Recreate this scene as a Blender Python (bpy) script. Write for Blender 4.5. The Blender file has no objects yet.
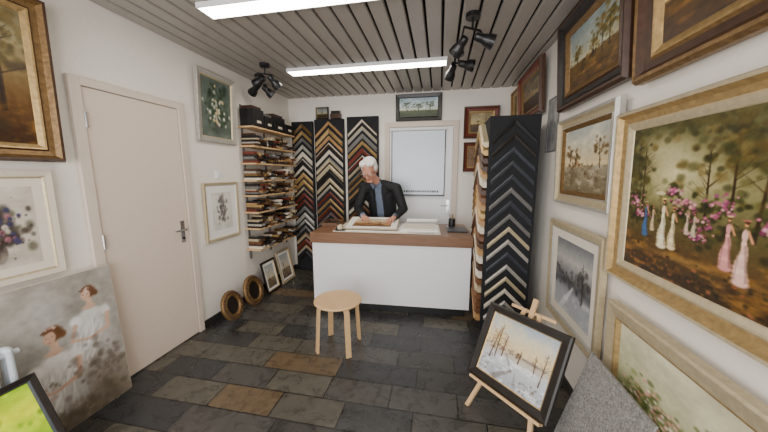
import bpy, bmesh, math, random
import numpy as np
from mathutils import Vector, Matrix
rnd=random.Random(7)
sc=bpy.context.scene
# ---------------- materials ----------------
def lin(c):
    out=[]
    for x in c[:3]:
        x=x/255.0
        out.append(x/12.92 if x<=0.04045 else ((x+0.055)/1.055)**2.4)
    return tuple(out)+(1.0,)
MC={}
def mat(name,col,rough=.5,metal=0.0,noise=0.0,nscale=20,bump=0.0,stretch=None,coat=0.0,col2=None):
    if name in MC: return MC[name]
    m=bpy.data.materials.new(name); m.use_nodes=True
    nt=m.node_tree; b=nt.nodes['Principled BSDF']
    b.inputs['Roughness'].default_value=rough; b.inputs['Metallic'].default_value=metal
    b.inputs['Coat Weight'].default_value=coat
    c=lin(col)
    tc=nt.nodes.new('ShaderNodeTexCoord'); mp=nt.nodes.new('ShaderNodeMapping')
    nt.links.new(tc.outputs['Object'],mp.inputs['Vector'])
    if stretch: mp.inputs['Scale'].default_value=stretch
    n=nt.nodes.new('ShaderNodeTexNoise'); n.inputs['Scale'].default_value=nscale; n.inputs['Detail'].default_value=5
    nt.links.new(mp.outputs['Vector'],n.inputs['Vector'])
    r=nt.nodes.new('ShaderNodeValToRGB')
    c2=lin(col2) if col2 else tuple(x*(1-noise) for x in c[:3])+(1,)
    r.color_ramp.elements[0].position=.3; r.color_ramp.elements[1].position=.7
    r.color_ramp.elements[0].color=c2; r.color_ramp.elements[1].color=c
    nt.links.new(n.outputs['Fac'],r.inputs['Fac']); nt.links.new(r.outputs['Color'],b.inputs['Base Color'])
    if bump>0:
        bp=nt.nodes.new('ShaderNodeBump'); bp.inputs['Strength'].default_value=bump; bp.inputs['Distance'].default_value=.01
        nt.links.new(n.outputs['Fac'],bp.inputs['Height']); nt.links.new(bp.outputs['Normal'],b.inputs['Normal'])
    MC[name]=m; return m
def emis(name,col,s):
    m=bpy.data.materials.new(name); m.use_nodes=True
    b=m.node_tree.nodes['Principled BSDF']
    b.inputs['Base Color'].default_value=lin(col); b.inputs['Emission Color'].default_value=lin(col); b.inputs['Emission Strength'].default_value=s
    return m
def paintmat(name,rough=.45,bump=.3):
    m=bpy.data.materials.new(name); m.use_nodes=True; nt=m.node_tree; b=nt.nodes['Principled BSDF']
    a=nt.nodes.new('ShaderNodeAttribute'); a.attribute_name='Paint'
    nt.links.new(a.outputs['Color'],b.inputs['Base Color']); b.inputs['Roughness'].default_value=rough
    n=nt.nodes.new('ShaderNodeTexNoise'); n.inputs['Scale'].default_value=90
    tc=nt.nodes.new('ShaderNodeTexCoord'); nt.links.new(tc.outputs['Object'],n.inputs['Vector'])
    bp=nt.nodes.new('ShaderNodeBump'); bp.inputs['Strength'].default_value=bump; bp.inputs['Distance'].default_value=.002
    nt.links.new(n.outputs['Fac'],bp.inputs['Height']); nt.links.new(bp.outputs['Normal'],b.inputs['Normal'])
    return m
PM=paintmat('oil_paint')
M_wall=mat('wall_plaster',(238,232,223),.85,noise=.03,nscale=60,bump=.12)
M_door=mat('door_cream',(220,203,188),.55,noise=.02)
M_trim=mat('trim_cream',(214,199,185),.55,noise=.02)
M_black=mat('black_felt',(20,21,26),.8,noise=.2)
M_blackp=mat('black_plastic',(24,24,26),.35,noise=.1)
M_white=mat('white_laminate',(238,238,240),.4,noise=.02)
M_slat=mat('ceiling_slat',(162,155,148),.38,noise=.04)
M_dark=mat('ceiling_void',(24,23,22),.9)
M_birch=mat('birch',(218,180,132),.45,noise=.12,nscale=8,stretch=(1,1,8))
M_wood=mat('counter_wood',(132,94,66),.4,noise=.35,nscale=6,stretch=(1,14,14))
M_gold=mat('frame_gold',(192,160,106),.4,.5,noise=.35,nscale=40,bump=.25)
M_goldd=mat('frame_old_gold',(140,108,66),.42,.45,noise=.45,nscale=50,bump=.3)
M_champ=mat('frame_champagne',(204,188,154),.42,.35,noise=.2,nscale=40,bump=.15)
M_silver=mat('frame_silver',(188,184,176),.4,.4,noise=.2,nscale=40,bump=.15)
M_brown=mat('frame_brown',(76,50,34),.4,.05,noise=.4,nscale=30,bump=.1)
M_dbrown=mat('frame_dark',(34,27,24),.4,.0,noise=.4,nscale=30)
M_linen=mat('frame_linen',(216,206,188),.8,noise=.08,nscale=150)
M_cream=mat('cream_board',(228,219,204),.7,noise=.03)
M_grey=mat('frame_grey',(120,118,116),.5,.2,noise=.2)
M_red=mat('frame_red',(112,46,32),.4,noise=.3)
M_chrome=mat('satin_metal',(190,190,190),.25,1.0)
M_paper=mat('paper',(240,238,232),.7,noise=.02)
M_pewter=mat('pewter',(66,70,78),.4,.3,noise=.2)
# ---------------- mesh builder ----------------
class MB:
    def __init__(s): s.v=[];s.f=[];s.m=[];s.mats=[]
    def mi(s,m):
        if m not in s.mats: s.mats.append(m)
        return s.mats.index(m)
    def add(s,vs,fs,m):
        o=len(s.v); s.v+= [tuple(x) for x in vs]; k=s.mi(m)
        for f in fs: s.f.append(tuple(i+o for i in f)); s.m.append(k)
    def box(s,x0,x1,y0,y1,z0,z1,m,M=None):
        vs=[Vector((x,y,z)) for x in (x0,x1) for y in (y0,y1) for z in (z0,z1)]
        if M: vs=[M@v for v in vs]
        s.add(vs,[(0,1,3,2),(4,6,7,5),(0,4,5,1),(2,3,7,6),(0,2,6,4),(1,5,7,3)],m)
    def cyl(s,p0,p1,r0,r1,m,n=16,cap=True):
        p0=Vector(p0);p1=Vector(p1);d=(p1-p0).normalized()
        a=d.orthogonal().normalized();b=d.cross(a)
        vs=[];
        for p,r in((p0,r0),(p1,r1)):
            for i in range(n):
                t=2*math.pi*i/n; vs.append(p+(a*math.cos(t)+b*math.sin(t))*r)
        fs=[(i,(i+1)%n,n+(i+1)%n,n+i) for i in range(n)]
        if cap: fs+=[tuple(range(n))[::-1],tuple(range(n,2*n))]
        s.add(vs,fs,m)
    def tube(s,pts,w,t,side,m):
        side=Vector(side).normalized(); vs=[];n=len(pts);pts=[Vector(p) for p in pts]
        for i,p in enumerate(pts):
            d=(pts[min(i+1,n-1)]-pts[max(i-1,0)]).normalized(); nn=d.cross(side).normalized()
            for a,b in((-1,-1),(1,-1),(1,1),(-1,1)): vs.append(p+side*a*w/2+nn*b*t/2)
        fs=[(0,1,2,3),(4*n-1,4*n-2,4*n-3,4*n-4)]
        for i in range(n-1):
            for j in range(4): fs.append((4*i+j,4*i+(j+1)%4,4*i+4+(j+1)%4,4*i+4+j))
        s.add(vs,fs,m)
    def lathe(s,prof,m,M=None,n=32,ax=(0,0)):
        vs=[];k=len(prof)
        for i in range(n):
            t=2*math.pi*i/n
            for r,z in prof: 
                v=Vector((ax[0]+r*math.cos(t),ax[1]+r*math.sin(t),z)); vs.append(M@v if M else v)
        fs=[]
        for i in range(n):
            for j in range(k-1):
                fs.append((i*k+j,((i+1)%n)*k+j,((i+1)%n)*k+j+1,i*k+j+1))
        s.add(vs,fs,m)
    def sphere(s,c,r,m,M=None,nu=16,nv=10):
        if not hasattr(r,'__len__'): r=(r,r,r)
        vs=[];
        for i in range(nv+1):
            ph=math.pi*i/nv
            for j in range(nu):
                t=2*math.pi*j/nu
                v=Vector((c[0]+r[0]*math.sin(ph)*math.cos(t),c[1]+r[1]*math.sin(ph)*math.sin(t),c[2]+r[2]*math.cos(ph)))
                vs.append(M@v if M else v)
        fs=[(i*nu+j,(i+1)*nu+j,(i+1)*nu+(j+1)%nu,i*nu+(j+1)%nu) for i in range(nv) for j in range(nu)]
        s.add(vs,fs,m)
    def done(s,name,M=None,bevel=0,smooth=False,parent=None,colors=None,fixn=True):
        me=bpy.data.meshes.new(name); me.from_pydata(s.v,[],s.f)
        for m in s.mats: me.materials.append(m)
        me.polygons.foreach_set('material_index',s.m)
        if fixn:
            bm=bmesh.new(); bm.from_mesh(me); bmesh.ops.recalc_face_normals(bm,faces=bm.faces); bm.to_mesh(me); bm.free()
        if smooth: me.shade_smooth()
        me.update()
        o=bpy.data.objects.new(name,me); sc.collection.objects.link(o)
        if M: o.matrix_world=M
        if bevel:
            b=o.modifiers.new('bevel','BEVEL'); b.width=bevel; b.segments=2; b.limit_method='ANGLE'; b.angle_limit=math.radians(40)
        if parent: o.parent=parent
        return o
def place(origin,right,up):
    r=Vector(right).normalized();u=Vector(up).normalized();n=r.cross(u).normalized();u=n.cross(r)
    M=Matrix.Identity(4)
    for i in range(3): M[i][0]=r[i];M[i][1]=u[i];M[i][2]=n[i];M[i][3]=origin[i]
    return M
# ---------------- painting canvas ----------------
class Cv:
    def __init__(s,w,h,base,seed=1):
        s.w=w;s.h=h;s.r=np.random.RandomState(seed)
        s.X,s.Y=np.meshgrid(np.linspace(0,1,w),np.linspace(0,1,h))
        s.a=np.ones((h,w,3))*np.array(base,float)
        s.con=1.18;s.sat=1.3;s.off=-6
    def grad(s,stops):
        ys=[q[0] for q in stops]
        for k in range(3): s.a[:,:,k]=np.interp(s.Y,ys,[q[1][k] for q in stops])
    def nz(s,nx,ny):
        g=s.r.rand(ny+2,nx+2)
        x=s.X*nx;y=s.Y*ny;xi=x.astype(int);yi=y.astype(int);fx=x-xi;fy=y-yi
        fx=fx*fx*(3-2*fx);fy=fy*fy*(3-2*fy)
        return (g[yi,xi]*(1-fx)+g[yi,xi+1]*fx)*(1-fy)+(g[yi+1,xi]*(1-fx)+g[yi+1,xi+1]*fx)*fy
    def fbm(s,nx,ny,o=4):
        t=0;a=.5;S=0
        for i in range(o):
            t=t+s.nz(nx,ny)*a;S+=a;a*=.55;nx=int(nx*2);ny=int(ny*2)
        return t/S
    def noise(s,amt,nx=10,ny=8): s.a+= ((s.fbm(nx,ny)-.5)*2*amt)[:,:,None]
    def mixn(s,col,nx,ny,lo,hi,al=1,mask=None):
        m=np.clip((s.fbm(nx,ny)-lo)/(hi-lo),0,1)*al
        if mask is not None: m=m*mask
        s.mix(m,col)
    def mix(s,m,col): s.a=s.a*(1-m[:,:,None])+np.array(col,float)*m[:,:,None]
    def blob(s,x,y,rx,ry,col,al=1,soft=.4,rot=0):
        c,q=math.cos(rot),math.sin(rot);dx=s.X-x;dy=s.Y-y
        d=np.sqrt(((dx*c+dy*q)/rx)**2+((-dx*q+dy*c)/ry)**2)
        s.mix(np.clip((1-d)/soft,0,1)*al,col)
    def cloud(s,n,x,y,sx,sy,r,cols,al=.7,asp=1):
        for i in range(n):
            c=np.array(cols[s.r.randint(len(cols))],float)+s.r.randn()*8
            k=r*(.5+s.r.rand()); s.blob(x+s.r.randn()*sx,y+s.r.randn()*sy,k,k*asp,c,al,.6,s.r.rand()*3)
    def line(s,x0,y0,x1,y1,w,col,al=1,w1=None):
        if w1 is None:w1=w
        dx,dy=x1-x0,y1-y0;L=dx*dx+dy*dy+1e-9
        t=np.clip(((s.X-x0)*dx+(s.Y-y0)*dy)/L,0,1)
        d=np.sqrt((s.X-x0-t*dx)**2+(s.Y-y0-t*dy)**2);ww=w+(w1-w)*t
        s.mix(np.clip((ww-d)/(ww*.5+.002)+.3,0,1)*al,col)
    def tree(s,x,y,h,col,w=.012,n=10,spread=.5):
        lean=s.r.randn()*.05*h
        s.line(x,y,x+lean,y+h,w,col,1,w*.3)
        for i in range(n):
            t=.35+.6*s.r.rand();bx=x+lean*t;by=y+h*t;L=h*spread*(1.1-t)
            a=s.r.choice([-1,1])*(.3+.8*s.r.rand())
            ex=bx+math.sin(a)*L;ey=by+math.cos(a)*L
            s.line(bx,by,ex,ey,w*.35,col,.8,w*.1)
    def get(s):
        a=s.a;g=a.mean(axis=2,keepdims=True);a=g+(a-g)*s.sat;a=(a-120)*s.con+120+s.off
        return np.clip(a,4,250)
def tolin(a):
    a=a/255.0
    return np.where(a<=.04045,a/12.92,((a+.055)/1.055)**2.4)
def framed(name,M,w,h,prof,cv,matborder=0,matm=None,lift=None):
    """origin = lower-left corner of the outer frame, x right, y up, z outwards"""
    b=MB()
    vs=[]
    for o,z,_ in prof:
        vs+=[(o,o,z),(w-o,o,z),(w-o,h-o,z),(o,h-o,z)]
    for i in range(len(prof)-1):
        m=prof[i][2]; q=[]
        for j in range(4):
            q.append((4*i+j,4*i+(j+1)%4,4*i+4+(j+1)%4,4*i+4+j))
        base=[vs[k] for k in range(4*i,4*i+8)]
        b.add(base,[tuple(x-4*i for x in f) for f in q],m)
    b.add([(0,0,0),(w,0,0),(w,h,0),(0,h,0)],[(3,2,1,0)],prof[0][2])
    o,z,_=prof[-1]
    if matborder:
        o2=o+matborder
        b.add([(o,o,z),(w-o,o,z),(w-o,h-o,z),(o,h-o,z),(o2,o2,z-.001),(w-o2,o2,z-.001),(w-o2,h-o2,z-.001),(o2,h-o2,z-.001)],[(0,1,5,4),(1,2,6,5),(2,3,7,6),(3,0,4,7)],matm)
        o=o2;z-=.001
    A=cv.get();H_,W_=A.shape[:2]; base=len(b.v)
    xs=np.linspace(o,w-o,W_);ys=np.linspace(o,h-o,H_)
    gv=[(x,y,z) for y in ys for x in xs]
    gf=[(j*W_+i,j*W_+i+1,(j+1)*W_+i+1,(j+1)*W_+i) for j in range(H_-1) for i in range(W_-1)]
    b.add(gv,gf,PM)
    ob=b.done(name,M,fixn=False)
    ca=ob.data.color_attributes.new('Paint','FLOAT_COLOR','POINT')
    arr=np.ones((len(b.v),4),dtype=np.float32); arr[base:,:3]=tolin(A).reshape(-1,3)
    ca.data.foreach_set('color',arr.ravel())
    return ob
def prof_wide(m1,m2,m3,w,d=.05):
    return [(0,0,m1),(0,d*.6,m1),(w*.1,d,m1),(w*.22,d*.95,m2),(w*.38,d*.55,m2),(w*.62,d*.42,m1),(w*.72,d*.55,m3),(w*.8,d*.5,m3),(w*.97,d*.3,m3),(w,d*.22,m3)]
def prof_flat(m1,m2,w,d=.03):
    return [(0,0,m1),(0,d*.85,m1),(w*.12,d,m1),(w*.75,d*.8,m2),(w*.85,d*.75,m2),(w,d*.4,m2)]
LW=-2.31;RW=.95;BW=4.20;CZ=2.68;FW=-1.3
def onleft(y0,z0,lean=.0,off=.004): 
    return place((LW+off,y0,z0),(0,1,0),(lean,0,1))
def onright(y1,z0,lean=0.0,off=.004):
    return place((RW-off,y1,z0),(0,-1,0),(-lean,0,1))
def onback(x0,z0,lean=0,off=.004):
    return place((x0,BW-off,z0),(1,0,0),(0,-lean,1))
# ---------- painting subjects ----------
def land(seed,sky,hor,ground,trees,w=90,h=64,hz=.4,dark=(40,34,24),foli=None,warm=None):
    c=Cv(w,h,(0,0,0),seed)
    c.grad([(0,ground[0]),(hz-.03,ground[1]),(hz,hor),(hz+.2,sky[0]),(1,sky[1])])
    c.noise(14,6,5);c.mixn(tuple(min(255,x+35) for x in sky[0]),4,5,.5,.8,.7,(c.Y>hz).astype(float))
    c.mixn(dark,9,14,.5,.75,.6,(c.Y<hz).astype(float))
    if warm: c.mixn(warm,7,16,.5,.8,.8,(c.Y<hz).astype(float))
    for t in trees:
        x,y,hh,k=t
        c.tree(x,y,hh,dark,.012,9)
        if foli: c.cloud(k,x,y+hh*.75,hh*.2,hh*.2,.032,foli,.6)
    c.cloud(24,.5,hz,.35,.015,.02,[dark,tuple(x*1.3 for x in dark)],.6)
    c.noise(10,30,24)
    return c
def floral(seed,bg,fl,leaf,w=70,h=80,n=70,cx=.5,cy=.5,sx=.16,sy=.18,vase=None):
    c=Cv(w,h,bg,seed);c.noise(18,4,4)
    if vase:
        c.blob(cx,cy-.3,.11,.15,vase,1,.2);c.blob(cx,.12,.45,.1,tuple(x*.8 for x in bg),.7,.8)
    c.cloud(n,cx,cy,sx*1.15,sy*1.15,.06,leaf,.6)
    for i in range(n//3):
        x=cx+c.r.randn()*sx;y=cy+c.r.randn()*sy;col=np.array(fl[c.r.randint(len(fl))],float)
        k=.03+.03*c.r.rand();c.blob(x,y,k,k*.9,col*.8,.9,.5);c.blob(x-.005,y+.008,k*.7,k*.6,col,.9,.7);c.blob(x,y,k*.25,k*.25,col*.6,.8,.6)
    c.cloud(n//3,cx,cy,sx*1.1,sy*1.1,.014,leaf,.8)
    c.noise(8,24,28);return c
def garden():
    c=Cv(260,190,(0,0,0),5)
    c.grad([(0,(58,46,30)),(.2,(86,70,44)),(.38,(98,92,64)),(.55,(134,130,98)),(.8,(122,118,88)),(1,(90,88,62))])
    c.blob(.3,.68,.26,.24,(214,206,172),.9,.9);c.blob(.52,.62,.16,.14,(186,178,144),.5,.9);c.blob(.22,.85,.2,.14,(200,194,162),.6,.9)
    for x,h in((.05,.6),(.11,.5),(.47,.45),(.57,.62),(.66,.6),(.76,.62),(.88,.6)): 
        c.tree(x,.36,h,(60,46,32),.009,12,.45)
    c.cloud(150,.03,.74,.06,.17,.028,[(56,58,34),(76,74,44),(46,46,28),(98,92,58)],.6)
    c.cloud(320,.72,.8,.19,.12,.028,[(64,64,36),(90,84,50),(50,50,30),(112,98,62),(80,70,42)],.6)
    c.cloud(90,.4,.98,.25,.04,.025,[(72,70,42),(98,92,58)],.65)
    c.cloud(80,.3,.55,.2,.05,.018,[(140,136,100),(118,118,84)],.5)
    c.cloud(160,.5,.4,.35,.045,.018,[(62,64,36),(88,82,48),(52,48,30)],.7)
    for x,y,s in((.05,.5,.04),(.1,.4,.035),(.37,.5,.04),(.47,.42,.05),(.53,.52,.045),(.72,.45,.05),(.86,.36,.06),(.95,.5,.05),(.3,.58,.02),(.44,.32,.03)):
        c.cloud(20,x,y-.01,s,s*.9,.018,[(64,66,38),(50,52,30)],.8)
        c.cloud(30,x,y,s*.75,s*.6,.010,[(170,96,132),(142,80,116),(204,136,160),(222,174,186)],.85)
    c.mixn((156,122,72),9,22,.5,.75,.7,(c.Y<.26).astype(float))
    c.blob(.36,.16,.28,.03,(160,132,86),.6,.8)
    c.cloud(180,.5,.08,.4,.05,.011,[(50,52,28),(88,74,36),(40,36,22),(118,92,52),(150,100,80)],.7)
    def lady(x,y,s,dr,hat,par=None):
        sh=tuple(v*.7 for v in dr);li=tuple(min(250,v*1.1) for v in dr)
        c.blob(x+.02*s,y-.07*s,.05*s,.01*s,(44,36,24),.7,.6)
        for k in range(9): 
            t=k/8; c.blob(x+.004*s*math.sin(k),y+(.11-.17*t)*s,(.010+.024*t)*s,.022*s,dr if k%3 else li,1,.4)
        c.line(x+.006*s,y+.1*s,x+.02*s,y-.05*s,.005*s,sh,.7);c.line(x-.012*s,y+.06*s,x-.016*s,y-.05*s,.003*s,sh,.6)
        c.blob(x,y+.145*s,.011*s,.032*s,dr,1,.3);c.line(x+.008*s,y+.165*s,x+.024*s,y+.12*s,.005*s,(206,160,132),1)
        c.blob(x,y+.192*s,.007*s,.012*s,(206,158,128),1,.4);c.blob(x+.002*s,y+.2*s,.009*s,.009*s,(84,58,38),1,.4);c.blob(x,y+.209*s,.017*s,.005*s,hat,1,.4)
        if par: c.line(x-.016*s,y+.13*s,x-.024*s,y+.235*s,.002*s,(90,70,50));c.blob(x-.024*s,y+.24*s,.032*s,.013*s,par,1,.3)
    lady(.19,.34,.6,(196,180,156),(150,110,90));lady(.39,.36,.5,(204,184,170),(170,150,110));lady(.425,.355,.5,(190,180,160),(120,90,70))
    lady(.14,.31,.85,(84,108,140),(196,186,156));lady(.255,.28,1.15,(232,222,198),(216,192,136),(206,196,166));lady(.315,.275,.95,(220,206,176),(190,146,110))
    lady(.57,.26,1.0,(206,158,156),(214,194,150));lady(.63,.22,1.15,(222,190,180),(180,116,116));lady(.82,.23,1.0,(186,140,146),(210,190,150))
    c.noise(12,60,44);c.con=1.16;c.sat=1.3;c.off=-8;return c
def snowpath():
    c=Cv(140,120,(0,0,0),9)
    c.grad([(0,(160,164,170)),(.35,(196,198,202)),(.45,(190,180,164)),(.6,(212,194,156)),(.8,(200,198,190)),(1,(158,170,182))])
    c.mixn((226,208,164),5,5,.5,.8,.5,(c.Y>.5).astype(float))
    c.cloud(60,.35,.5,.25,.03,.02,[(126,106,90),(150,132,116),(100,82,68)],.7)
    c.blob(.75,.5,.3,.03,(120,110,104),.8,.8)
    c.line(.25,0,.5,.24,.05,(112,104,98),.6,.02);c.line(.5,.24,.36,.44,.02,(118,110,104),.6,.008)
    c.line(.62,0,.56,.24,.03,(118,112,110),.4,.01)
    c.cloud(70,.78,.1,.15,.07,.014,[(84,76,66),(120,106,90)],.55);c.cloud(60,.1,.15,.08,.1,.014,[(88,80,72),(124,114,100)],.55)
    for x,y,h in((.12,.28,.5),(.2,.32,.56),(.3,.38,.35),(.9,.25,.5),(.8,.34,.3),(.56,.4,.2)): c.tree(x,y,h,(78,52,36),.011,16,.42)
    c.cloud(50,.16,.7,.08,.1,.014,[(160,114,74),(136,96,64)],.4)
    c.mixn((236,238,240),10,14,.5,.75,.7,(c.Y<.4).astype(float));c.noise(10,40,34);c.con=1.1;c.sat=1.1;return c
def winterdusk():
    c=Cv(90,80,(0,0,0),21)
    c.grad([(0,(176,178,180)),(.3,(150,152,156)),(.42,(92,92,96)),(.55,(128,128,130)),(.75,(176,174,170)),(1,(120,122,126))])
    c.cloud(50,.3,.48,.2,.06,.04,[(62,60,60),(80,78,76)],.6);c.cloud(30,.8,.5,.1,.1,.05,[(60,58,56),(84,82,80)],.6)
    c.line(.2,0,.55,.4,.06,(210,210,212),.7,.02);c.tree(.8,.3,.5,(50,46,44),.014,10)
    c.mixn((216,214,212),6,10,.5,.8,.6,(c.Y<.35).astype(float));c.noise(12,24,20);return c
def women():
    c=Cv(190,200,(0,0,0),33)
    c.grad([(0,(112,104,92)),(.3,(142,134,122)),(.6,(152,149,142)),(1,(170,165,156))])
    c.noise(26,4,5);c.mixn((192,190,186),5,6,.5,.8,.6);c.mixn((122,106,88),6,5,.5,.8,.4)
    def sit(x,y,s,dress,hair,sk=(204,172,150)):
        sh=tuple(v*.84 for v in dress)
        c.blob(x-.02*s,y-.22*s,.15*s,.18*s,dress,.9,.5);c.blob(x-.16*s,y-.36*s,.2*s,.12*s,dress,.95,.6,.4);c.blob(x+.06*s,y-.33*s,.1*s,.12*s,sh,.7,.7)
        for i in range(40):
            a=c.r.rand();x0=x+(c.r.rand()-.5)*.2*s;y0=y-(.12+.14*c.r.rand())*s
            c.line(x0,y0,x0-(.2*a-.04)*s,y0-.2*s,.004,[sh,(240,238,236),(176,170,164)][i%3],.45,.011)
        c.blob(x-.0*s,y-.1*s,.085*s,.05*s,dress,1,.4);c.blob(x-.09*s,y-.12*s,.045*s,.045*s,(234,232,228),.9,.5);c.blob(x+.09*s,y-.11*s,.04*s,.045*s,(226,222,216),.9,.5)
        c.blob(x,y-.05*s,.055*s,.022*s,sk,1,.5);c.line(x+.004*s,y+.01*s,x+.006*s,y-.045*s,.019*s,sk,1,.024*s)
        c.blob(x+.014*s,y+.055*s,.05*s,.052*s,hair,1,.35);c.blob(x+.05*s,y+.035*s,.024*s,.028*s,hair,1,.5)
        c.blob(x-.008*s,y+.036*s,.031*s,.042*s,sk,1,.25,-.15);c.blob(x-.014*s,y+.078*s,.034*s,.014*s,hair,.9,.4,.2)
        c.cloud(8,x+.01*s,y+.085*s,.03*s,.008*s,.008*s,[(214,190,180),(190,160,150)],.8)
        for e in(-.022,.004): c.blob(x+e*s,y+.04*s,.006*s,.003*s,(84,60,52),.9,.6)
        c.line(x-.011*s,y+.036*s,x-.014*s,y+.022*s,.0018*s,(176,136,116),.8);c.blob(x-.012*s,y+.012*s,.008*s,.003*s,(172,100,94),.9,.6);c.blob(x-.026*s,y+.024*s,.009*s,.008*s,(214,158,140),.5,.9)
        c.line(x+.1*s,y-.14*s,x+.09*s,y-.24*s,.017*s,sk,1,.015*s);c.line(x+.09*s,y-.24*s,x-.03*s,y-.27*s,.015*s,sk,1,.010*s)
        c.line(x-.1*s,y-.15*s,x-.13*s,y-.24*s,.015*s,sk,.9,.013*s);c.line(x-.13*s,y-.24*s,x-.04*s,y-.27*s,.013*s,sk,.9,.010*s)
    sit(.83,.80,1.0,(214,211,207),(104,74,52))
    sit(.60,.60,1.15,(222,219,214),(110,78,54))
    c.cloud(90,.86,.34,.09,.08,.024,[(118,110,102),(150,142,134),(98,88,78)],.5)
    c.cloud(24,.52,.3,.05,.03,.014,[(200,180,174),(170,140,134),(120,120,96)],.7)
    c.cloud(100,.6,.06,.25,.05,.03,[(112,102,86),(138,128,114),(98,88,74)],.5)
    c.noise(14,30,34);c.con=1.08;c.sat=1.05;return c
def green():
    c=Cv(60,60,(0,0,0),2)
    c.grad([(0,(60,96,20)),(.5,(150,180,20)),(.8,(206,214,40)),(1,(160,190,60))]);c.noise(40,6,10);c.cloud(70,.5,.5,.35,.35,.03,[(90,140,20),(220,226,60),(40,80,30)],.5);return c
# ---------------- room ----------------
def slab(name,x0,x1,y0,y1,z0,z1,m):
    b=MB();b.box(x0,x1,y0,y1,z0,z1,m);return b.done(name)
fm=bpy.data.materials.new('slate_floor');fm.use_nodes=True;nt=fm.node_tree;bs=nt.nodes['Principled BSDF']
tc=nt.nodes.new('ShaderNodeTexCoord');mp=nt.nodes.new('ShaderNodeMapping');mp.inputs['Location'].default_value=(.13,.05,0)
nt.links.new(tc.outputs['Object'],mp.inputs['Vector'])
br=nt.nodes.new('ShaderNodeTexBrick');br.inputs['Scale'].default_value=1;br.inputs['Brick Width'].default_value=.46;br.inputs['Row Height'].default_value=.215
br.inputs['Mortar Size'].default_value=.005;br.inputs['Mortar Smooth'].default_value=.2;br.offset=.37;br.squash=1.35;br.squash_frequency=3
br.inputs['Color1'].default_value=(0,0,0,1);br.inputs['Color2'].default_value=(1,1,1,1);br.inputs['Mortar'].default_value=(.5,.5,.5,1)
nt.links.new(mp.outputs['Vector'],br.inputs['Vector'])
rp=nt.nodes.new('ShaderNodeValToRGB');rp.color_ramp.interpolation='CONSTANT'
cols=[(0,(52,52,52)),(.22,(68,66,63)),(.4,(55,53,50)),(.52,(76,72,64)),(.66,(48,49,51)),(.8,(94,78,58)),(.87,(80,77,68)),(.94,(98,82,64))]
for i,(p_,c_) in enumerate(cols):
    e=rp.color_ramp.elements[i] if i<2 else rp.color_ramp.elements.new(p_)
    e.position=p_;e.color=lin(c_)
nt.links.new(br.outputs['Color'],rp.inputs['Fac'])
n1=nt.nodes.new('ShaderNodeTexNoise');n1.inputs['Scale'].default_value=9;n1.inputs['Detail'].default_value=10;n1.inputs['Roughness'].default_value=.72;n1.inputs['Distortion'].default_value=.8
nt.links.new(tc.outputs['Object'],n1.inputs['Vector'])
nc=nt.nodes.new('ShaderNodeMapRange');nc.inputs[1].default_value=.25;nc.inputs[2].default_value=.7;nt.links.new(n1.outputs['Fac'],nc.inputs[0])
mx=nt.nodes.new('ShaderNodeMix');mx.data_type='RGBA';mx.blend_type='OVERLAY';mx.inputs[0].default_value=.5
nt.links.new(rp.outputs['Color'],mx.inputs[6]);nt.links.new(nc.outputs[0],mx.inputs[7])
m2=nt.nodes.new('ShaderNodeMix');m2.data_type='RGBA';nt.links.new(br.outputs['Fac'],m2.inputs[0]);nt.links.new(mx.outputs[2],m2.inputs[6]);m2.inputs[7].default_value=lin((18,17,16))
nt.links.new(m2.outputs[2],bs.inputs['Base Color'])
rr=nt.nodes.new('ShaderNodeMapRange');rr.inputs[3].default_value=.14;rr.inputs[4].default_value=.44;nt.links.new(n1.outputs['Fac'],rr.inputs[0]);nt.links.new(rr.outputs[0],bs.inputs['Roughness'])
sub=nt.nodes.new('ShaderNodeMath');sub.operation='SUBTRACT';nt.links.new(n1.outputs['Fac'],sub.inputs[0]);nt.links.new(br.outputs['Fac'],sub.inputs[1])
bp=nt.nodes.new('ShaderNodeBump');bp.inputs['Strength'].default_value=.45;bp.inputs['Distance'].default_value=.012
nt.links.new(sub.outputs[0],bp.inputs['Height']);nt.links.new(bp.outputs['Normal'],bs.inputs['Normal'])
slab('floor',LW-.1,RW+.1,FW-.1,BW+.1,-.1,0,fm)
slab('wall_left',LW-.1,LW,FW,BW,0,CZ+.12,M_wall)
slab('wall_right',RW,RW+.1,FW,BW,0,CZ+.12,M_wall)
slab('wall_back',LW-.1,RW+.1,BW,BW+.1,0,CZ+.12,M_wall)
b=MB()
b.box(LW-.1,RW+.1,FW-.1,FW,0,.45,M_wall);b.box(LW-.1,RW+.1,FW-.1,FW,2.4,CZ+.12,M_wall);b.box(LW-.1,-2.1,FW-.1,FW,.45,2.4,M_wall);b.box(.7,RW+.1,FW-.1,FW,.45,2.4,M_wall)
b.done('wall_front')
b=MB()
for x in(-2.1,-.72,.64): b.box(x,x+.06,FW-.08,FW-.02,.45,2.4,M_white)
b.box(-2.04,.64,FW-.08,FW-.02,.45,.5,M_white);b.box(-2.04,.64,FW-.08,FW-.02,2.35,2.4,M_white)
b.done('window_1')
b=MB();b.box(LW-.1,RW+.1,FW-.1,BW+.1,CZ+.05,CZ+.12,M_dark)
pitch=.128;x=LW+.004
while x<RW-.02:
    x1=min(x+pitch-.016,RW-.001)
    b.add([(x,FW,CZ+.02),(x+.003,FW,CZ+.004),(x+.009,FW,CZ),(x1-.009,FW,CZ),(x1-.003,FW,CZ+.004),(x1,FW,CZ+.02),
           (x,BW,CZ+.02),(x+.003,BW,CZ+.004),(x+.009,BW,CZ),(x1-.009,BW,CZ),(x1-.003,BW,CZ+.004),(x1,BW,CZ+.02)],
          [(i,i+1,i+7,i+6) for i in range(5)],M_slat)
    x+=pitch
b.done('ceiling')
M_base=mat('slate_base',(52,50,48),.5,noise=.2)
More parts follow.
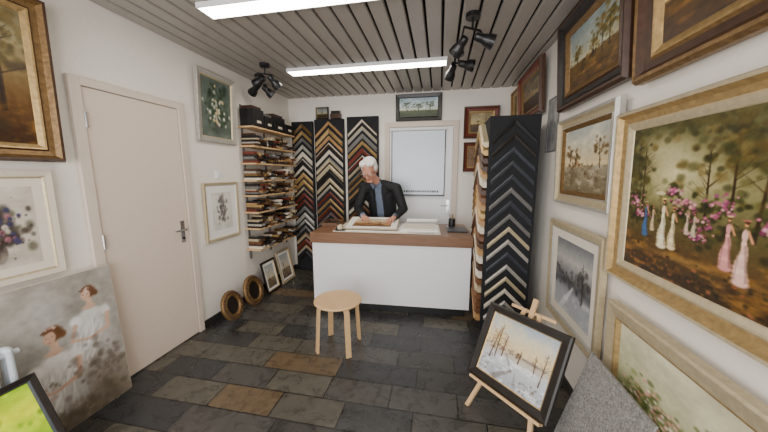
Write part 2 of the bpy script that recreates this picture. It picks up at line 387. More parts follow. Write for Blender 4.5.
slab('baseboard_left',LW,LW+.012,2.30,BW,0,.07,M_base);slab('baseboard_back',LW+.012,RW,BW-.012,BW,0,.07,M_base);slab('baseboard_right',RW-.012,RW,FW,BW-.012,0,.07,M_base)
slab('baseboard_left.001',LW,LW+.012,FW,1.44,0,.07,M_base)
# left door
d=bpy.data.objects.new('door_1',None);sc.collection.objects.link(d)
b=MB();x0=LW+.001
b.box(x0,x0+.03,1.46,1.525,0,2.17,M_trim);b.box(x0,x0+.03,2.225,2.285,0,2.17,M_trim);b.box(x0,x0+.03,1.525,2.225,2.115,2.17,M_trim)
b.done('frame',bevel=.004,parent=d)
b=MB();b.box(x0,x0+.018,1.53,2.22,.008,2.11,M_door);b.done('leaf',bevel=.003,parent=d)
b=MB()
b.box(x0+.018,x0+.024,2.135,2.175,.93,1.13,M_chrome)
b.cyl((x0+.024,2.155,1.05),(x0+.065,2.155,1.05),.01,.01,M_chrome);b.cyl((x0+.06,2.155,1.05),(x0+.06,2.05,1.05),.009,.008,M_chrome)
b.cyl((x0+.024,2.155,.97),(x0+.03,2.155,.97),.012,.012,M_blackp)
for z in(.25,1.03,1.85): b.cyl((x0+.03,1.527,z),(x0+.03,1.527,z+.1),.009,.009,M_chrome)
b.done('handle',parent=d,bevel=.001)
b=MB();b.box(LW,LW+.012,2.62,2.70,1.50,1.58,M_white);b.box(LW+.012,LW+.017,2.635,2.685,1.515,1.565,M_white);b.done('light_switch',bevel=.003)
# back door + board
d=bpy.data.objects.new('door_2',None);sc.collection.objects.link(d);y1=BW-.001
b=MB();b.box(-.80,-.73,y1-.03,y1,0,2.28,M_trim);b.box(.17,.24,y1-.03,y1,0,2.28,M_trim);b.box(-.73,.17,y1-.03,y1,2.21,2.28,M_trim);b.done('frame',bevel=.004,parent=d)
b=MB();b.box(-.725,.165,y1-.018,y1,.008,2.205,M_white);b.done('leaf',bevel=.003,parent=d)
b=MB();b.box(.10,.14,y1-.024,y1-.018,.98,1.18,M_chrome);b.cyl((.12,y1-.024,1.1),(.12,y1-.06,1.1),.01,.01,M_chrome);b.cyl((.12,y1-.055,1.1),(.02,y1-.055,1.1),.009,.008,M_chrome);b.done('handle',parent=d)
M_wb=mat('whiteboard',(214,224,236),.25,noise=.04,nscale=2)
b=MB();b.box(-.70,.07,y1-.032,y1-.019,1.24,2.16,M_blackp);b.box(-.685,.055,y1-.036,y1-.032,1.255,2.15,M_wb)
b.cyl((-.71,y1-.045,2.175),(.08,y1-.045,2.175),.022,.022,M_white);b.box(-.70,.07,y1-.05,y1-.036,1.235,1.25,M_blackp)
for i in range(16):
    xx=-.55+i*.034; b.box(xx,xx+.02+.008*rnd.random(),y1-.038,y1-.036,1.285,1.315,M_blackp)
b.done('whiteboard')
# ---------------- paintings ----------------
c=Cv(110,110,(0,0,0),3);c.grad([(0,(62,46,30)),(.3,(96,74,44)),(.55,(128,112,80)),(.8,(150,142,114)),(1,(116,108,86))]);c.cloud(160,.3,.6,.3,.2,.045,[(66,56,32),(92,76,44),(52,44,28)],.6);c.tree(.85,.25,.7,(50,38,26),.02,12);c.cloud(60,.85,.8,.08,.1,.03,[(80,72,40),(104,90,50)],.6);c.mixn((176,144,84),9,12,.5,.8,.7,(c.Y<.4).astype(float));c.noise(14,30,30)
framed('framed_landscape_painting',onleft(.45,1.62,.03),.93,.90,prof_wide(M_brown,M_goldd,M_gold,.10,.06),c)
c=floral(12,(198,192,182),[(96,92,120),(170,130,138),(214,206,198),(84,84,108)],[(60,58,56),(88,86,74),(74,66,64)],90,96,150,.5,.5,.17,.15,(110,100,96))
framed('framed_floral_painting',onleft(.80,.95,.01),.51,.62,prof_flat(M_linen,M_champ,.045,.03),c,.045,M_cream)
c=floral(5,(104,112,106),[(238,236,226),(206,208,200),(230,214,180)],[(48,62,46),(70,84,66)],80,98,110,.5,.52,.15,.16,(90,90,86))
framed('framed_floral_painting',onleft(2.42,1.87,.05),.52,.68,prof_flat(M_silver,M_champ,.06,.035),c)
c=floral(6,(208,206,200),[(120,116,128),(160,140,146),(96,94,100)],[(96,96,92),(130,130,124)],60,70,60,.5,.5,.1,.16)
framed('framed_floral_drawing',onleft(2.42,.85,.01),.49,.61,prof_flat(M_champ,M_linen,.035,.025),c,.07,M_paper)
# right wall
c=land(41,[(158,162,154),(134,144,146)],(180,172,144),[(84,66,40),(106,90,56)],[(.72,.3,.55,70),(.85,.32,.5,70),(.2,.36,.3,30),(.55,.36,.25,20)],120,90,.42,(46,36,24),[(104,92,50),(76,72,40),(126,106,60)],(146,118,74))
framed('framed_landscape_painting',onright(2.53,2.02,.07,.02),.84,.62,prof_wide(M_brown,M_dbrown,M_goldd,.13,.055),c)
c=land(42,[(196,184,150),(150,150,136)],(206,186,140),[(70,54,34),(94,76,46)],[(.15,.3,.6,80),(.28,.34,.4,50),(.8,.3,.5,70)],120,80,.4,(52,40,26),[(96,80,46),(72,62,38),(124,98,56)],(150,116,66))
framed('framed_landscape_painting',onright(1.63,1.965,.07,.02),1.05,.66,prof_wide(M_goldd,M_brown,M_gold,.13,.055),c)
c=land(43,[(196,188,168),(168,172,170)],(206,192,160),[(120,112,94),(150,144,128)],[(.15,.4,.3,26),(.3,.42,.2,14),(.85,.38,.4,34)],110,84,.42,(84,72,56),[(110,92,66),(90,78,58)],(190,182,166))
c.cloud(20,.3,.45,.08,.03,.025,[(96,78,58),(130,100,70)],.8);c.cloud(26,.55,.25,.2,.05,.012,[(70,56,50),(130,70,56)],.8)
framed('framed_landscape_painting',onright(2.50,1.33,.03,.01),.77,.62,prof_wide(M_silver,M_champ,M_goldd,.10,.045),c)
framed('framed_garden_painting',onright(1.70,1.02,.03,.01),1.08,.83,prof_wide(M_champ,M_gold,M_champ,.098,.05),garden())
framed('framed_winter_painting',onright(2.49,.44,.03,.01),.77,.76,prof_flat(M_champ,M_silver,.06,.035),winterdusk(),.06,M_cream)
c=Cv(140,100,(0,0,0),55);c.grad([(0,(104,108,76)),(.3,(146,148,116)),(.6,(190,188,164)),(1,(206,202,182))]);c.noise(24,6,5)
c.cloud(140,.3,.35,.16,.12,.03,[(96,108,70),(134,140,98),(76,86,54)],.6);c.cloud(90,.35,.4,.16,.12,.016,[(204,150,146),(214,182,168),(230,218,206)],.85);c.cloud(140,.8,.4,.12,.15,.022,[(90,98,70),(160,130,140),(196,184,164)],.7);c.noise(10,40,30)
framed('framed_floral_painting',onright(1.60,.30,.04,.01),.95,.61,prof_flat(M_champ,M_gold,.085,.045),c)
c=Cv(40,50,(150,150,150),8);c.noise(30,4,5);c.cloud(16,.5,.5,.15,.2,.06,[(96,96,98),(190,188,186)],.6)
framed('unframed_print',onright(2.90,1.74,.0,.003),.24,.46,prof_flat(M_grey,M_grey,.01,.01),c)
c=land(44,[(120,110,90),(84,80,72)],(130,110,80),[(50,38,24),(66,50,32)],[(.3,.3,.4,16),(.75,.3,.5,16)],60,50,.4,(36,28,20),[(60,50,30)])
framed('framed_landscape_painting',onright(3.72,2.12,.06,.02),.76,.50,prof_wide(M_brown,M_red,M_goldd,.10,.05),c)
c=floral(14,(96,84,60),[(190,170,130),(160,110,80)],[(60,54,36)],40,50,30)
framed('framed_floral_painting',onright(4.12,2.16,.05,.02),.34,.42,prof_wide(M_gold,M_goldd,M_gold,.07,.04),c)
# back wall
c=land(45,[(196,206,206),(160,176,186)],(206,206,190),[(56,64,42),(80,90,60)],[(.2,.3,.5,40),(.5,.32,.35,30),(.8,.3,.45,40)],80,56,.35,(40,44,30),[(56,66,42),(78,86,58),(44,50,34)])
framed('framed_landscape_painting',onback(-.64,2.29,.04,.01),.64,.36,prof_flat(M_dbrown,M_dbrown,.055,.03),c)
c=land(46,[(170,160,130),(130,120,100)],(176,160,120),[(70,56,38),(90,76,50)],[(.3,.3,.4,12),(.7,.3,.5,12)],50,44,.4,(50,40,28),[(80,66,40)])
framed('framed_landscape_painting',onback(.30,2.03,.03,.01),.46,.42,prof_wide(M_brown,M_red,M_gold,.09,.04),c)
c=floral(16,(120,100,80),[(200,170,140)],[(70,60,44)],30,40,20)
framed('framed_floral_painting',onback(.31,1.58,.02,.01),.30,.40,prof_wide(M_brown,M_red,M_gold,.07,.04),c)
c=land(47,[(150,150,140),(110,120,124)],(150,146,120),[(60,52,38),(80,70,50)],[(.5,.3,.4,12)],40,34,.4,(44,40,30),[(70,66,44)])
# leaning left
framed('unframed_canvas_painting',place((-2.195,.62,.002),(0,1,0),(-.055,0,.93)),.88,.93,[(0,0,M_linen),(0,.02,M_linen),(.001,.02,M_linen)],women())
framed('framed_abstract_painting',place((-1.78,.45,.004),(0,1,0),(-.25,0,.54)),.51,.59,prof_flat(M_dbrown,M_pewter,.035,.025),green())
M_rad=mat('radiator_white',(206,214,220),.35)
b=MB()
for i in range(7):
    y=.56+i*.06
    for xx in(-2.115,-2.075): b.cyl((xx,y,.1),(xx,y,.68),.014,.014,M_rad,12)
    b.sphere((-2.095,y,.68),(.036,.02,.02),M_rad,None,12,8);b.sphere((-2.095,y,.1),(.036,.02,.02),M_rad,None,12,8)
b.cyl((-2.095,.54,.66),(-2.095,.96,.66),.014,.014,M_rad);b.cyl((-2.095,.54,.12),(-2.095,.96,.12),.014,.014,M_rad)
b.cyl((-2.095,.58,0),(-2.095,.58,.12),.012,.012,M_rad);b.cyl((-2.095,.92,0),(-2.095,.92,.12),.012,.012,M_rad)
b.done('radiator')
def roundframe(y,r,ry):
    b=MB();M=place((LW+.17,y,r+.004),(0,1,0),(-.28,0,1))
    pr=[(r,0),(r,.02),(r*.93,.035),(r*.8,.028),(r*.68,.04),(r*.6,.03),(r*.58,.012)]
    b.lathe(pr[:4],M_goldd,None,48);b.lathe(pr[3:],M_goldd,None,48);b.lathe([(r,0),(0.001,0)],M_brown,None,48);b.lathe([(r*.585,.012),(.001,.012)],M_dbrown,None,48)
    for i in range(28):
        t=2*math.pi*i/28;b.sphere((r*.87*math.cos(t),r*.87*math.sin(t),.033),(r*.07,r*.07,.012),M_brown,None,8,6)
    b.v=[(x*ry,yy,z) for x,yy,z in b.v]
    return b.done('oval_carved_frame',M,smooth=True)
roundframe(2.86,.18,.9);roundframe(2.50,.16,.9)
# ---------------- display boards ----------------
def chev(b,cx,zt,hw,arm,aw,th,m,m2,y):
    for s in(-1,1):
        out=[(cx,zt),(cx+s*hw,zt-arm),(cx+s*hw,zt-arm-aw),(cx,zt-aw)]
        mid=[(cx,zt-aw*.35),(cx+s*hw,zt-arm-aw*.35)]
        q=lambda p,d:(p[0],y-d,p[1])
        vs=[q(out[0],0),q(out[1],0),q(out[2],0),q(out[3],0),q(out[0],th*.7),q(out[1],th*.7),q(mid[0],th),q(mid[1],th),q(out[3],th*.5),q(out[2],th*.5)]
        b.add(vs,[(0,1,5,4),(4,5,7,6),(1,2,9,7,5)],m);b.add(vs,[(6,7,9,8),(8,9,2,3)],m2)
W=[M_gold,M_goldd,M_brown,M_dbrown,M_champ,M_silver,M_red,M_linen,M_grey,mat('walnut',(110,72,44),.4,noise=.3),mat('oak',(178,138,92),.45,noise=.2)]
WB=[M_gold,M_gold,M_goldd,M_brown,M_dbrown,M_champ,M_champ,M_silver,M_red,M_linen,M_grey,MC['walnut'],MC['oak'],MC['oak'],M_silver]
def board(x0,x1,z0,z1,seed):
    r=random.Random(seed);b=MB();yb=BW-.06
    b.box(x0,x1,yb,BW-.014,z0,z1,M_black)
    hw=(x1-x0)/2-.02;cx=(x0+x1)/2;z=z1-.03
    while z-hw*1.0-.08>z0:
        m=r.choice(WB);m2=r.choice([m,m,r.choice(WB)])
        chev(b,cx,z,hw,hw*.95,r.choice([.045,.055,.068]),.03,m,m2,yb);z-=.104
    return b.done('frame_sample_board')
board(-2.24,-1.90,.02,2.33,1);board(-1.87,-1.41,.02,2.35,2);board(-1.36,-.89,.02,2.37,3)
framed('small_landscape_painting',place((-1.84,BW-.05,2.354),(1,0,0),(0,.05,1)),.2,.17,prof_flat(M_dbrown,M_gold,.02,.02),c)
b=MB();b.box(-1.6,-1.45,BW-.1,BW-.02,2.354,2.42,M_brown);b.box(-1.59,-1.46,BW-.09,BW-.03,2.42,2.46,M_blackp);b.done('storage_box')
# right rack
b=MB();rx0,rx1,ry0,ry1,rz=.42,.835,2.72,3.30,2.05
b.box(rx0,rx1,ry0,ry1,.04,rz,M_black);b.box(rx0+.02,rx1-.02,ry0+.03,ry1-.02,0,.04,M_blackp)
cols=[M_blackp,M_dbrown,M_pewter,M_pewter,M_pewter,M_grey,M_pewter,M_grey,M_champ,M_silver,M_pewter,M_silver,M_champ,M_linen,M_silver]
z=rz-.03;i=0
while z-.24>.06 and i<15:
    chev(b,(rx0+rx1)/2,z,.180,.175,.042,.022,cols[i],cols[i],ry0);z-=.118;i+=1
r=random.Random(5)
z=rz-.02;sideM=[M_brown,MC['oak'],MC['walnut'],M_linen,M_champ,M_gold,MC['walnut'],MC['oak'],M_brown]
sb=MB()
while z-.3>.05:
    m=r.choice(sideM);chev(sb,0,z,.27,.2,.045,.06,m,m,0);z-=.072
for f,mi in zip(sb.f,sb.m):
    vs=[sb.v[i] for i in f]
    b.add([(rx0+y_,(ry0+ry1)/2+x_,z_) for x_,y_,z_ in vs],[tuple(range(len(vs)))],sb.mats[mi])
b.done('frame_sample_rack')
# ---------------- shelves left wall ----------------
sh=bpy.data.objects.new('wall_shelf_unit',None);sc.collection.objects.link(sh)
b=MB();SX0,SX1,SY0,SY1=LW+.002,LW+.20,3.02,3.98
zs=[.62,.88,1.08,1.28,1.46,1.66,1.86,2.08]
for z in zs: b.box(SX0,SX1,SY0,SY1,z,z+.018,M_birch)
b.done('shelves',parent=sh)
b=MB()
for y in(SY0+.05,(SY0+SY1)/2,SY1-.05): b.box(SX0,SX0+.015,y,y+.02,.5,2.35,M_grey)
b.done('standards',parent=sh)
b=MB();r=random.Random(11)
for z in zs[:-1]:
    y=SY0+.02
    while y<SY1-.08:
        w=.03+.06*r.random();n=r.randint(2,7);zz=z+.018
        for k in range(n):
            h=.016+.02*r.random()
            if zz+h>z+.165: break
            b.box(SX0+.02,SX1-.05+.08*r.random(),y,y+w,zz,zz+h,r.choice(W+[M_blackp,M_brown,M_dbrown,M_blackp]));zz+=h
        y+=w+.005
b.done('moulding_offcuts',parent=sh,bevel=.003)
b=MB()
for y,w,h in((3.04,.2,.2),(3.26,.19,.15),(3.47,.25,.19),(3.74,.22,.13)):
    b.box(SX0+.02,SX1,y,y+w,zs[-1]+.018,zs[-1]+.018+h,M_blackp);b.box(SX1,SX1+.004,y+w*.3,y+w*.7,zs[-1]+.06,zs[-1]+.09,M_linen)
    b.box(SX0+.03,SX1-.02,y+.01,y+w-.02,zs[-1]+.0185+h,zs[-1]+.05+h,r.choice([M_linen,M_brown,M_grey]))
b.done('storage_boxes',parent=sh,bevel=.004)
for k,(y,w,h,s) in enumerate(((3.14,.30,.42,61),(3.50,.34,.46,62))):
    c=land(s,[(190,186,176),(160,164,166)],(190,180,160),[(110,100,86),(140,130,114)],[(.3,.3,.4,8)],34,44,.4,(70,62,52),[(110,100,80)])
    framed('framed_landscape_painting',place((LW+.17,y,.004),(0,1,0),(-.22,0,1)),w,h,prof_flat(M_dbrown if k==0 else M_champ,M_gold,.03,.02),c,.03,M_paper)
# ---------------- counter ----------------
CM=Matrix.Translation((-1.39,2.92,0))@Matrix.Rotation(math.radians(2.6),4,'Z')
b=MB()
b.box(.04,1.70,.05,.70,0,.10,M_blackp)
b.box(.0,1.735,.0,.72,.10,.79,M_white)
b.box(-.02,1.75,-.02,.745,.79,.905,M_wood)
b.done('shop_counter',CM,bevel=.003)
def ctr(name,fn,bev=.001):
    b=MB();fn(b);return b.done(name,CM,bevel=bev)
ctr('backing_board',lambda b:(b.box(.22,1.42,.06,.66,.9055,.912,M_cream),b.box(.30,1.38,.10,.70,.912,.918,M_paper)))
ctr('paper_stack',lambda b:(b.box(.98,1.40,.12,.46,.9185,.935,M_paper,None),b.box(1.0,1.36,.16,.5,.935,.945,M_cream)))
ctr('tablet',lambda b:(b.box(1.50,1.72,.2,.5,.9055,.918,M_blackp),b.box(1.515,1.705,.215,.485,.918,.9195,M_pewter)))
ctr('wooden_tray',lambda b:(b.box(.0,.2,.3,.6,.9055,.915,MC['walnut']),b.box(.0,.012,.3,.6,.915,.96,MC['walnut']),b.box(.188,.2,.3,.6,.915,.96,MC['walnut']),b.box(.012,.188,.3,.312,.915,.96,MC['walnut']),b.box(.012,.188,.588,.6,.915,.96,MC['walnut']),b.box(.03,.16,.33,.56,.915,.95,M_blackp)))
ctr('tape_dispenser',lambda b:(b.box(.24,.36,.07,.12,.919,.93,M_blackp),b.cyl((.3,.075,.955),(.3,.115,.955),.03,.03,M_champ),b.box(.255,.27,.075,.115,.93,.96,M_blackp)))
ctr('rolled_paper',lambda b:(b.cyl((1.02,.58,.968),(1.40,.62,.968),.022,.022,M_paper,20),b.cyl((1.015,.5795,.968),(1.021,.58,.968),.014,.014,M_grey,16)),0)
def pens(b):
    b.lathe([(.001,.9055),(.038,.9055),(.04,.91),(.04,1.0),(.036,1.0),(.036,.912)],M_blackp,None,24,(1.58,.60))
    for k,(dx,dy,m) in enumerate(((-.02,.0,M_red),(.015,.01,M_champ),(.0,-.018,M_pewter),(.01,.02,M_gold))): b.cyl((1.58+dx*.4,.60+dy*.4,.915),(1.58+dx*1.6,.60+dy*1.6,1.06),.004,.004,m,8)
ctr('pen_cup',pens,0)
ctr('steel_ruler',lambda b:b.box(1.06,1.36,.075,.105,.9185,.9205,M_chrome),0)
c=land(71,[(190,176,150),(170,160,140)],(150,120,90),[(110,84,60),(140,112,84)],[(.4,.3,.3,10),(.7,.3,.35,10)],70,50,.4,(84,60,44),[(120,90,60)],(190,170,140))
framed('matted_print',place((-1.07,3.05,.93),(math.cos(.06),math.sin(.06),0),(-.06,1,.14)),.62,.46,[(0,0,M_champ),(0,.01,M_champ),(.010,.012,M_champ),(.014,.010,M_champ)],c,.07,M_paper)
b=MB();b.box(.40,.90,.32,.56,.9185,.935,M_brown);b.box(.42,.88,.40,.56,.935,.955,M_linen);b.done('picture_frame_stack',CM,bevel=.002)
# ---------------- stool ----------------
b=MB();sx,sy=-.86,2.28;S=1.14
b.lathe([(.001,.428),(.17*S,.428),(.182*S,.432),(.187*S,.44),(.182*S,.449),(.17*S,.452),(.001,.452)],M_birch,None,48,(sx,sy))
for a in(35,125,215,305):
    t=math.radians(a+8);dx,dy=math.cos(t),math.sin(t)
    pts=[(sx+dx*.05,sy+dy*.05,.416)]+[(sx+dx*S*(.125+.035*math.sin(q)),sy+dy*S*(.125+.035*math.sin(q)),.381+.035*math.cos(q)) for q in [i*math.pi/2/6 for i in range(7)]]+[(sx+dx*.205,sy+dy*.205,.0)]
    b.tube(pts,.045,.02,(-dy,dx,0),M_birch)
b.done('stool',bevel=.002)
# ---------------- easel + painting ----------------
BL=Vector((.243,1.887,.2));R_=Vector((.69,-.725,0)).normalized();Nb=Vector((.725,.69,0)).normalized()
up=(Nb*.217+Vector((0,0,.446))).normalized()
Mp=place(BL,R_,up)
framed('framed_winter_painting',Mp,.535,.495,[(0,0,M_dbrown),(0,.03,M_dbrown),(.01,.036,M_dbrown),(.045,.03,M_dbrown),(.05,.022,M_gold),(.056,.018,M_gold)],snowpath())
e=MB()
def Pt(x,y,z): return Mp@Vector((x,y,z))
def bar(p0,p1,w,t): 
    e.tube([p0,p1],w,t,R_,M_birch)
def floorpt(x,y0,z):
    p=Pt(x,y0,z); k=p.z/up.z; return p-up*(k-.002)
bar(floorpt(.10,0,-.018)-R_*.05,Pt(.22,.54,-.018),.025,.022)
bar(floorpt(.43,0,-.018)+R_*.05,Pt(.31,.54,-.018),.025,.022)
bar(Pt(.265,.0,-.018),Pt(.265,.62,-.018),.03,.02)
back=Pt(.265,.50,-.05); bar(back,Vector((.80,2.06,.004)),.025,.02)
e.tube([Pt(.03,-.014,.012),Pt(.505,-.014,.012)],.055,.018,Mp.to_3x3()@Vector((0,0,1)),M_birch)
e.tube([Pt(.12,.53,-.03),Pt(.41,.53,-.03)],.02,.02,Mp.to_3x3()@Vector((0,0,1)),M_birch)
e.done('table_easel',bevel=.002)
gm=mat('grey_felt',(164,160,156),.95,noise=.3,nscale=110,bump=.7,col2=(104,102,100))
b=MB();b.box(0,.46,0,.63,0,.014,gm);b.box(.03,.09,.05,.08,.014,.0155,M_paper)
b.done('felt_panel',place((.66,1.58,.003),(0,-1,0),(.17,0,.6)),bevel=.002)
# ---------------- ceiling lamps ----------------
E1=emis('fluorescent_diffuser',(255,248,236),23)
def tubelamp(x0,x1,y):
    b=MB()
    b.box(x0,x1,y-.07,y+.07,CZ-.012,CZ-.001,M_white)
    for s in(-1,1): b.box(x0,x1,y+s*.072-.004,y+s*.072+.004,CZ-.035,CZ-.001,M_white)
    b.box(x0-.01,x0,y-.076,y+.076,CZ-.035,CZ-.001,M_white);b.box(x1,x1+.01,y-.076,y+.076,CZ-.035,CZ-.001,M_white)
    b.box(x0+.004,x1-.004,y-.066,y+.066,CZ-.033,CZ-.014,E1)
    b.done('fluorescent_ceiling_lamp')
tubelamp(-1.62,-.12,1.88);tubelamp(-1.66,.03,3.10)
# ---------------- spots ----------------
M_lens=mat('spot_reflector',(150,150,150),.2,.8)
def spot(x,y,heads):
    b=MB();b.cyl((x,y,CZ-.03),(x,y,CZ),.05,.05,M_blackp,24);b.cyl((x,y,CZ-.10),(x,y,CZ-.03),.008,.008,M_blackp)
    b.cyl((x-.06,y-.04,CZ-.10),(x+.06,y+.04,CZ-.10),.008,.008,M_blackp)
    for (dx,dy,dz,ax) in heads:
        a=Vector(ax).normalized();c=Vector((x+dx,y+dy,CZ-.12+dz))
        q=a.to_track_quat('Z','Y').to_matrix().to_4x4();M=Matrix.Translation(c)@q@Matrix.Scale(.85,4)
        b.lathe([(.001,-.09),(.03,-.085),(.036,-.06),(.038,-.02),(.056,.03),(.062,.075),(.058,.075),(.05,.03),(.001,.0)],M_blackp,M,24)
        b.lathe([(.05,.05),(.001,.045)],M_lens,M,24)
        b.cyl(c,(x+(.06 if dx>0 else -.06),y+(.04 if dx>0 else -.04),CZ-.10),.007,.007,M_blackp)
    b.done('ceiling_spotlight',smooth=False)
spot(.14,2.95,[(-.06,.04,-.04,(-.3,.8,-.6)),(.07,-.1,-.03,(.9,-.2,-.3))])
spot(.20,2.30,[(-.08,.1,-.05,(-.5,.6,-.5)),(.09,.02,-.05,(.9,.2,-.3))])
spot(.03,1.62,[(-.07,.0,-.05,(-.9,.1,-.3)),(.08,.03,-.03,(.8,.5,-.3))])
spot(-1.82,2.86,[(-.08,.02,-.04,(-.9,.2,-.4)),(.07,.05,-.05,(.3,.6,-.6))])
spot(-2.08,3.15,[(-.07,.0,-.04,(-.8,.4,-.4)),(.07,.05,-.05,(.5,.6,-.6))])
# ---------------- man ----------------
man=bpy.data.objects.new('elderly_man',None);sc.collection.objects.link(man)
def prims_mesh(prims,voxel,smooth=6,fac=.5):
    bm=bmesh.new()
    for p in prims:
        if p[0]=='e':
            _,c,r=p[:3];M=Matrix.Translation(c)
            if len(p)>3: M=M@p[3]
            M=M@Matrix.Diagonal((r[0],r[1],r[2],1));bmesh.ops.create_icosphere(bm,subdivisions=3,radius=1,matrix=M)
        else:
            _,a,b_,ra,rb=p;a=Vector(a);b_=Vector(b_);d=b_-a
            bmesh.ops.create_icosphere(bm,subdivisions=3,radius=ra,matrix=Matrix.Translation(a))
            bmesh.ops.create_icosphere(bm,subdivisions=3,radius=rb,matrix=Matrix.Translation(b_))
            q=d.to_track_quat('Z','Y').to_matrix().to_4x4()
            bmesh.ops.create_cone(bm,cap_ends=True,segments=24,radius1=ra,radius2=rb,depth=d.length,matrix=Matrix.Translation((a+b_)/2)@q)
    me=bpy.data.meshes.new('tmp');bm.to_mesh(me);bm.free();o=bpy.data.objects.new('tmp',me);sc.collection.objects.link(o)
    m=o.modifiers.new('r','REMESH');m.mode='VOXEL';m.voxel_size=voxel
    if smooth: s=o.modifiers.new('s','SMOOTH');s.iterations=smooth;s.factor=fac
    dg=bpy.context.evaluated_depsgraph_get();dg.update()
    out=bpy.data.meshes.new_from_object(o.evaluated_get(dg));bpy.data.objects.remove(o)
    return out
def addmesh(name,me,mats,fn=None,M=None):
    me.materials.clear()
    for m in mats: me.materials.append(m)
    if fn:
        for p in me.polygons: p.material_index=fn(p.center,p.normal)
    me.shade_smooth();o=bpy.data.objects.new(name,me);sc.collection.objects.link(o)
    if M: o.matrix_world=M
    o.parent=man;return o
M_skin=mat('skin',(206,148,124),.5,noise=.08,nscale=30);M_jack=mat('jacket_navy',(22,23,28),.75,noise=.25,nscale=60,bump=.2)
M_shirt=mat('shirt_blue',(110,122,144),.8,noise=.1);M_tr=mat('trousers',(48,50,58),.8,noise=.1);M_shoe=mat('shoe',(30,24,20),.4);M_hair=mat('white_hair',(226,224,220),.75,noise=.15,nscale=120,bump=.4,stretch=(1,1,.3))
cx=-.77
shl=(-.985,3.70,1.365);shr=(-.555,3.70,1.365);ell=(-1.075,3.69,1.10);elr=(-.455,3.67,1.10);wl=(-.95,3.47,1.022);wr=(-.53,3.46,1.022)
body=prims_mesh([('c',(cx-.075,3.925,.90),(cx-.085,3.80,1.27),.115,.112),('c',(cx+.075,3.925,.90),(cx+.085,3.80,1.27),.115,.112),('c',(cx,3.92,.90),(cx,3.78,1.28),.118,.112),('e',(cx,3.755,1.345),(.185,.10,.09)),
 ('c',shl,(cx-.05,3.73,1.41),.068,.068),('c',shr,(cx+.03,3.73,1.41),.068,.068),('c',(cx,3.75,1.38),(-.80,3.66,1.45),.075,.056),('c',(-.80,3.67,1.44),(-.85,3.55,1.53),.052,.052),
 ('c',shl,ell,.070,.060),('c',ell,wl,.060,.043),('c',shr,elr,.070,.060),('c',elr,wr,.060,.043),
 ('c',(-.86,3.94,.92),(-.87,3.91,.50),.1,.07),('c',(-.87,3.91,.50),(-.87,3.96,.10),.068,.05),('c',(-.68,3.94,.92),(-.67,3.91,.50),.1,.07),('c',(-.67,3.91,.50),(-.67,3.96,.10),.068,.05),
 ('e',(-.87,3.90,.045),(.05,.13,.045)),('e',(-.67,3.90,.045),(.05,.13,.045)),('c',(-.88,3.93,.84),(-.66,3.93,.84),.112,.112)],.009,8)
def bmf(c,n):
    if c.z<.085: return 4
    if c.z<.80: return 3
    if c.y<3.655 and c.z>1.42+(c.y-3.6)*-.3 and abs(c.x+.83)<.066: return 0
    if c.z>.86 and n.y<-.2 and c.y<3.86:
        t=(c.z-1.0)/.45; w=.045; xc=-.775-.02*t
        if abs(c.x-xc)<w and c.z<1.46: return 2
    return 1
addmesh('body',body,[M_skin,M_jack,M_shirt,M_tr,M_shoe],bmf)
HM=Matrix.Translation((-.865,3.49,1.60))@Matrix.Rotation(math.radians(-6),4,'Z')@Matrix.Rotation(math.radians(38),4,'X')@Matrix.Scale(1.16,4)
head=prims_mesh([('e',(0,.015,.03),(.076,.094,.088)),('e',(0,-.022,-.04),(.06,.066,.072)),('c',(-.018,-.06,-.102),(.018,-.06,-.102),.022,.022),
 ('c',(0,-.088,.008),(0,-.108,-.03),.009,.014),('e',(-.012,-.098,-.034),(.01,.012,.009)),('e',(.012,-.098,-.034),(.01,.012,.009)),
 ('c',(-.042,-.076,.024),(.042,-.076,.024),.012,.012),('e',(-.038,-.062,-.03),(.024,.022,.024)),('e',(.038,-.062,-.03),(.024,.022,.024)),
 ('c',(-.02,-.084,-.06),(.02,-.084,-.06),.006,.006),('c',(-.017,-.082,-.07),(.017,-.082,-.07),.007,.007),
 ('e',(-.08,.008,-.008),(.009,.02,.032),Matrix.Rotation(.3,4,'X')),('e',(.08,.008,-.008),(.009,.02,.032),Matrix.Rotation(.3,4,'X')),
 ('c',(0,.035,-.04),(0,.085,-.08),.05,.048)],.0045,4)
M_lip=mat('lips',(176,108,98),.5)
addmesh('head',head,[M_skin,M_lip],lambda c,n:1 if (c.y<-.085 and -.076<c.z<-.056 and abs(c.x)<.024) else 0,HM)
hair=prims_mesh([('e',(0,.036,.045),(.083,.088,.084)),('e',(-.05,-.01,.085),(.04,.05,.03)),('e',(.03,-.02,.095),(.05,.045,.026)),('e',(-.07,.02,.02),(.02,.05,.045)),('e',(.07,.02,.02),(.02,.05,.045)),('e',(0,.08,-.01),(.06,.04,.06))],.006,2)
rr_=np.random.RandomState(3)
for v in hair.vertices: v.co+=v.normal*float(rr_.randn()*.0012)
addmesh('hair',hair,[M_hair],None,HM)
b=MB()
M_eye=mat('eye_white',(230,226,220),.3);M_iris=mat('iris',(60,70,84),.3)
for s in(-1,1):
    b.sphere((s*.03,-.076,.004),.0115,M_eye);b.sphere((s*.03,-.0855,.001),(.005,.003,.005),M_iris)
o=b.done('eyes',smooth=True);o.matrix_world=HM;o.parent=man
b=MB()
for s in(-1,1):
    n=20
    pts=[Vector((s*.033+.023*math.cos(t),-.098,-.002+.017*math.sin(t))) for t in [2*math.pi*i/n for i in range(n)]]
    for i in range(n): b.cyl(pts[i],pts[(i+1)%n],.0016,.0016,M_blackp,6)
    b.cyl((s*.056,-.098,.004),(s*.082,.0,.004),.0016,.0016,M_blackp,6);b.cyl((s*.056,-.096,.012),(s*.018,-.094,.024),.003,.003,M_hair,6)
b.cyl((-.01,-.1,.002),(.01,-.1,.002),.0016,.0016,M_blackp,6)
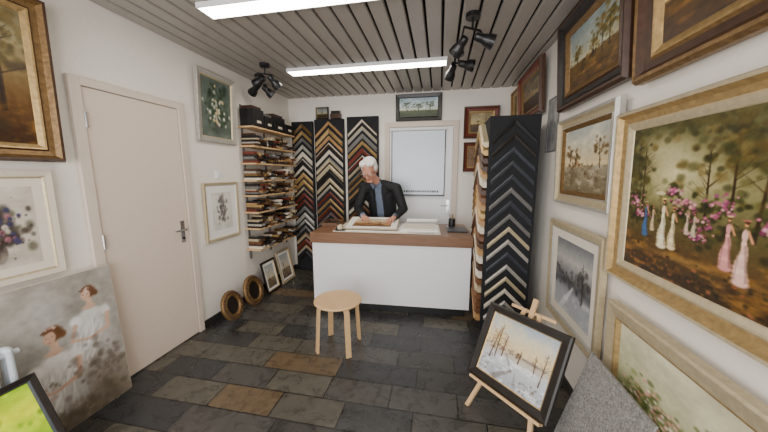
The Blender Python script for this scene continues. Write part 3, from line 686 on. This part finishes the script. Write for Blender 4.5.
o=b.done('glasses');o.matrix_world=HM;o.parent=man
b=MB()
for s in(-1,1):
    b.add([(-.81+s*.008,3.60,1.40),(-.815+s*.058,3.61,1.45),(-.81+s*.072,3.64,1.41),(-.80+s*.043,3.63,1.355)],[(0,1,2,3)],M_shirt)
    b.add([(-.80+s*.06,3.635,1.43),(-.80+s*.105,3.66,1.405),(-.79+s*.115,3.665,1.32),(-.785+s*.06,3.68,1.17),(-.79+s*.045,3.645,1.31)],[(0,1,2,3,4)],M_jack)
o=b.done('collar',parent=man);so=o.modifiers.new('s','SOLIDIFY');so.thickness=.006
def hand(name,W_,side,yaw,pitch):
    pr=[('c',(0,-.045,.0),(0,.01,0),.024,.026)]
    if side>0: ln=[.058,.074,.080,.070];base=[(-.030,.072),(-.011,.082),(.010,.085),(.030,.078)]
    else: ln=[.070,.080,.074,.058];base=[(-.030,.078),(-.010,.085),(.011,.082),(.030,.072)]
    for (bx,by),L in zip(base,ln):
        pr.append(('c',(bx*.5,.0,0),(bx,by,.004),.016,.012))
        p=Vector((bx,by,.004));ang=-.25
        for k,(f_,r) in enumerate(((.45,.0092),(.32,.0085),(.23,.0078))):
            q=p+Vector((bx*.35*f_,math.cos(ang)*L*f_,math.sin(ang)*L*f_));pr.append(('c',p,q,r,r-.0008));p=q;ang-=.35
    s=side
    pr+=[('c',(s*.015,.012,-.004),(s*.046,.045,-.008),.016,.012),('c',(s*.046,.045,-.008),(s*.058,.075,-.014),.011,.0095),('c',(s*.058,.075,-.014),(s*.054,.098,-.022),.0095,.008)]
    me=prims_mesh(pr,.003,3)
    M=Matrix.Translation(W_)@Matrix.Rotation(yaw,4,'Z')@Matrix.Rotation(pitch,4,'X')
    addmesh(name,me,[M_skin],None,M)
hand('hand_right',(-.93,3.43,1.02),-1,math.pi+.45,-.12)
hand('hand_left',(-.54,3.42,1.02),1,math.pi-.3,-.12)
b=MB();b.cyl((-.958,3.485,1.027),(-.935,3.445,1.022),.042,.038,M_shirt,20);b.cyl((-.53,3.475,1.027),(-.535,3.44,1.022),.042,.038,M_shirt,20);b.done('cuffs',parent=man,smooth=True)
# ---------------- lights ----------------
def area(name,loc,rot,sx,sy,p,col):
    l=bpy.data.lights.new(name,'AREA');l.shape='RECTANGLE';l.size=sx;l.size_y=sy;l.energy=p;l.color=col
    o=bpy.data.objects.new(name,l);o.location=loc;o.rotation_euler=rot;sc.collection.objects.link(o);return o
area('window_daylight',(-.7,FW-.12,1.42),(math.radians(90),0,0),2.7,1.9,135,(1.0,.98,.96))
w=bpy.data.worlds.new('World');sc.world=w;w.use_nodes=True;w.node_tree.nodes['Background'].inputs[0].default_value=(.75,.85,1,1);w.node_tree.nodes['Background'].inputs[1].default_value=.8
# ---------------- camera ----------------
cd=bpy.data.cameras.new('camera');co=bpy.data.objects.new('camera',cd);sc.collection.objects.link(co)
cd.sensor_width=36;cd.lens=285/768*36;cd.clip_start=.02
co.location=(0,0,1.55);co.rotation_euler=(math.radians(90-8.4),0,math.radians(11))
sc.camera=co
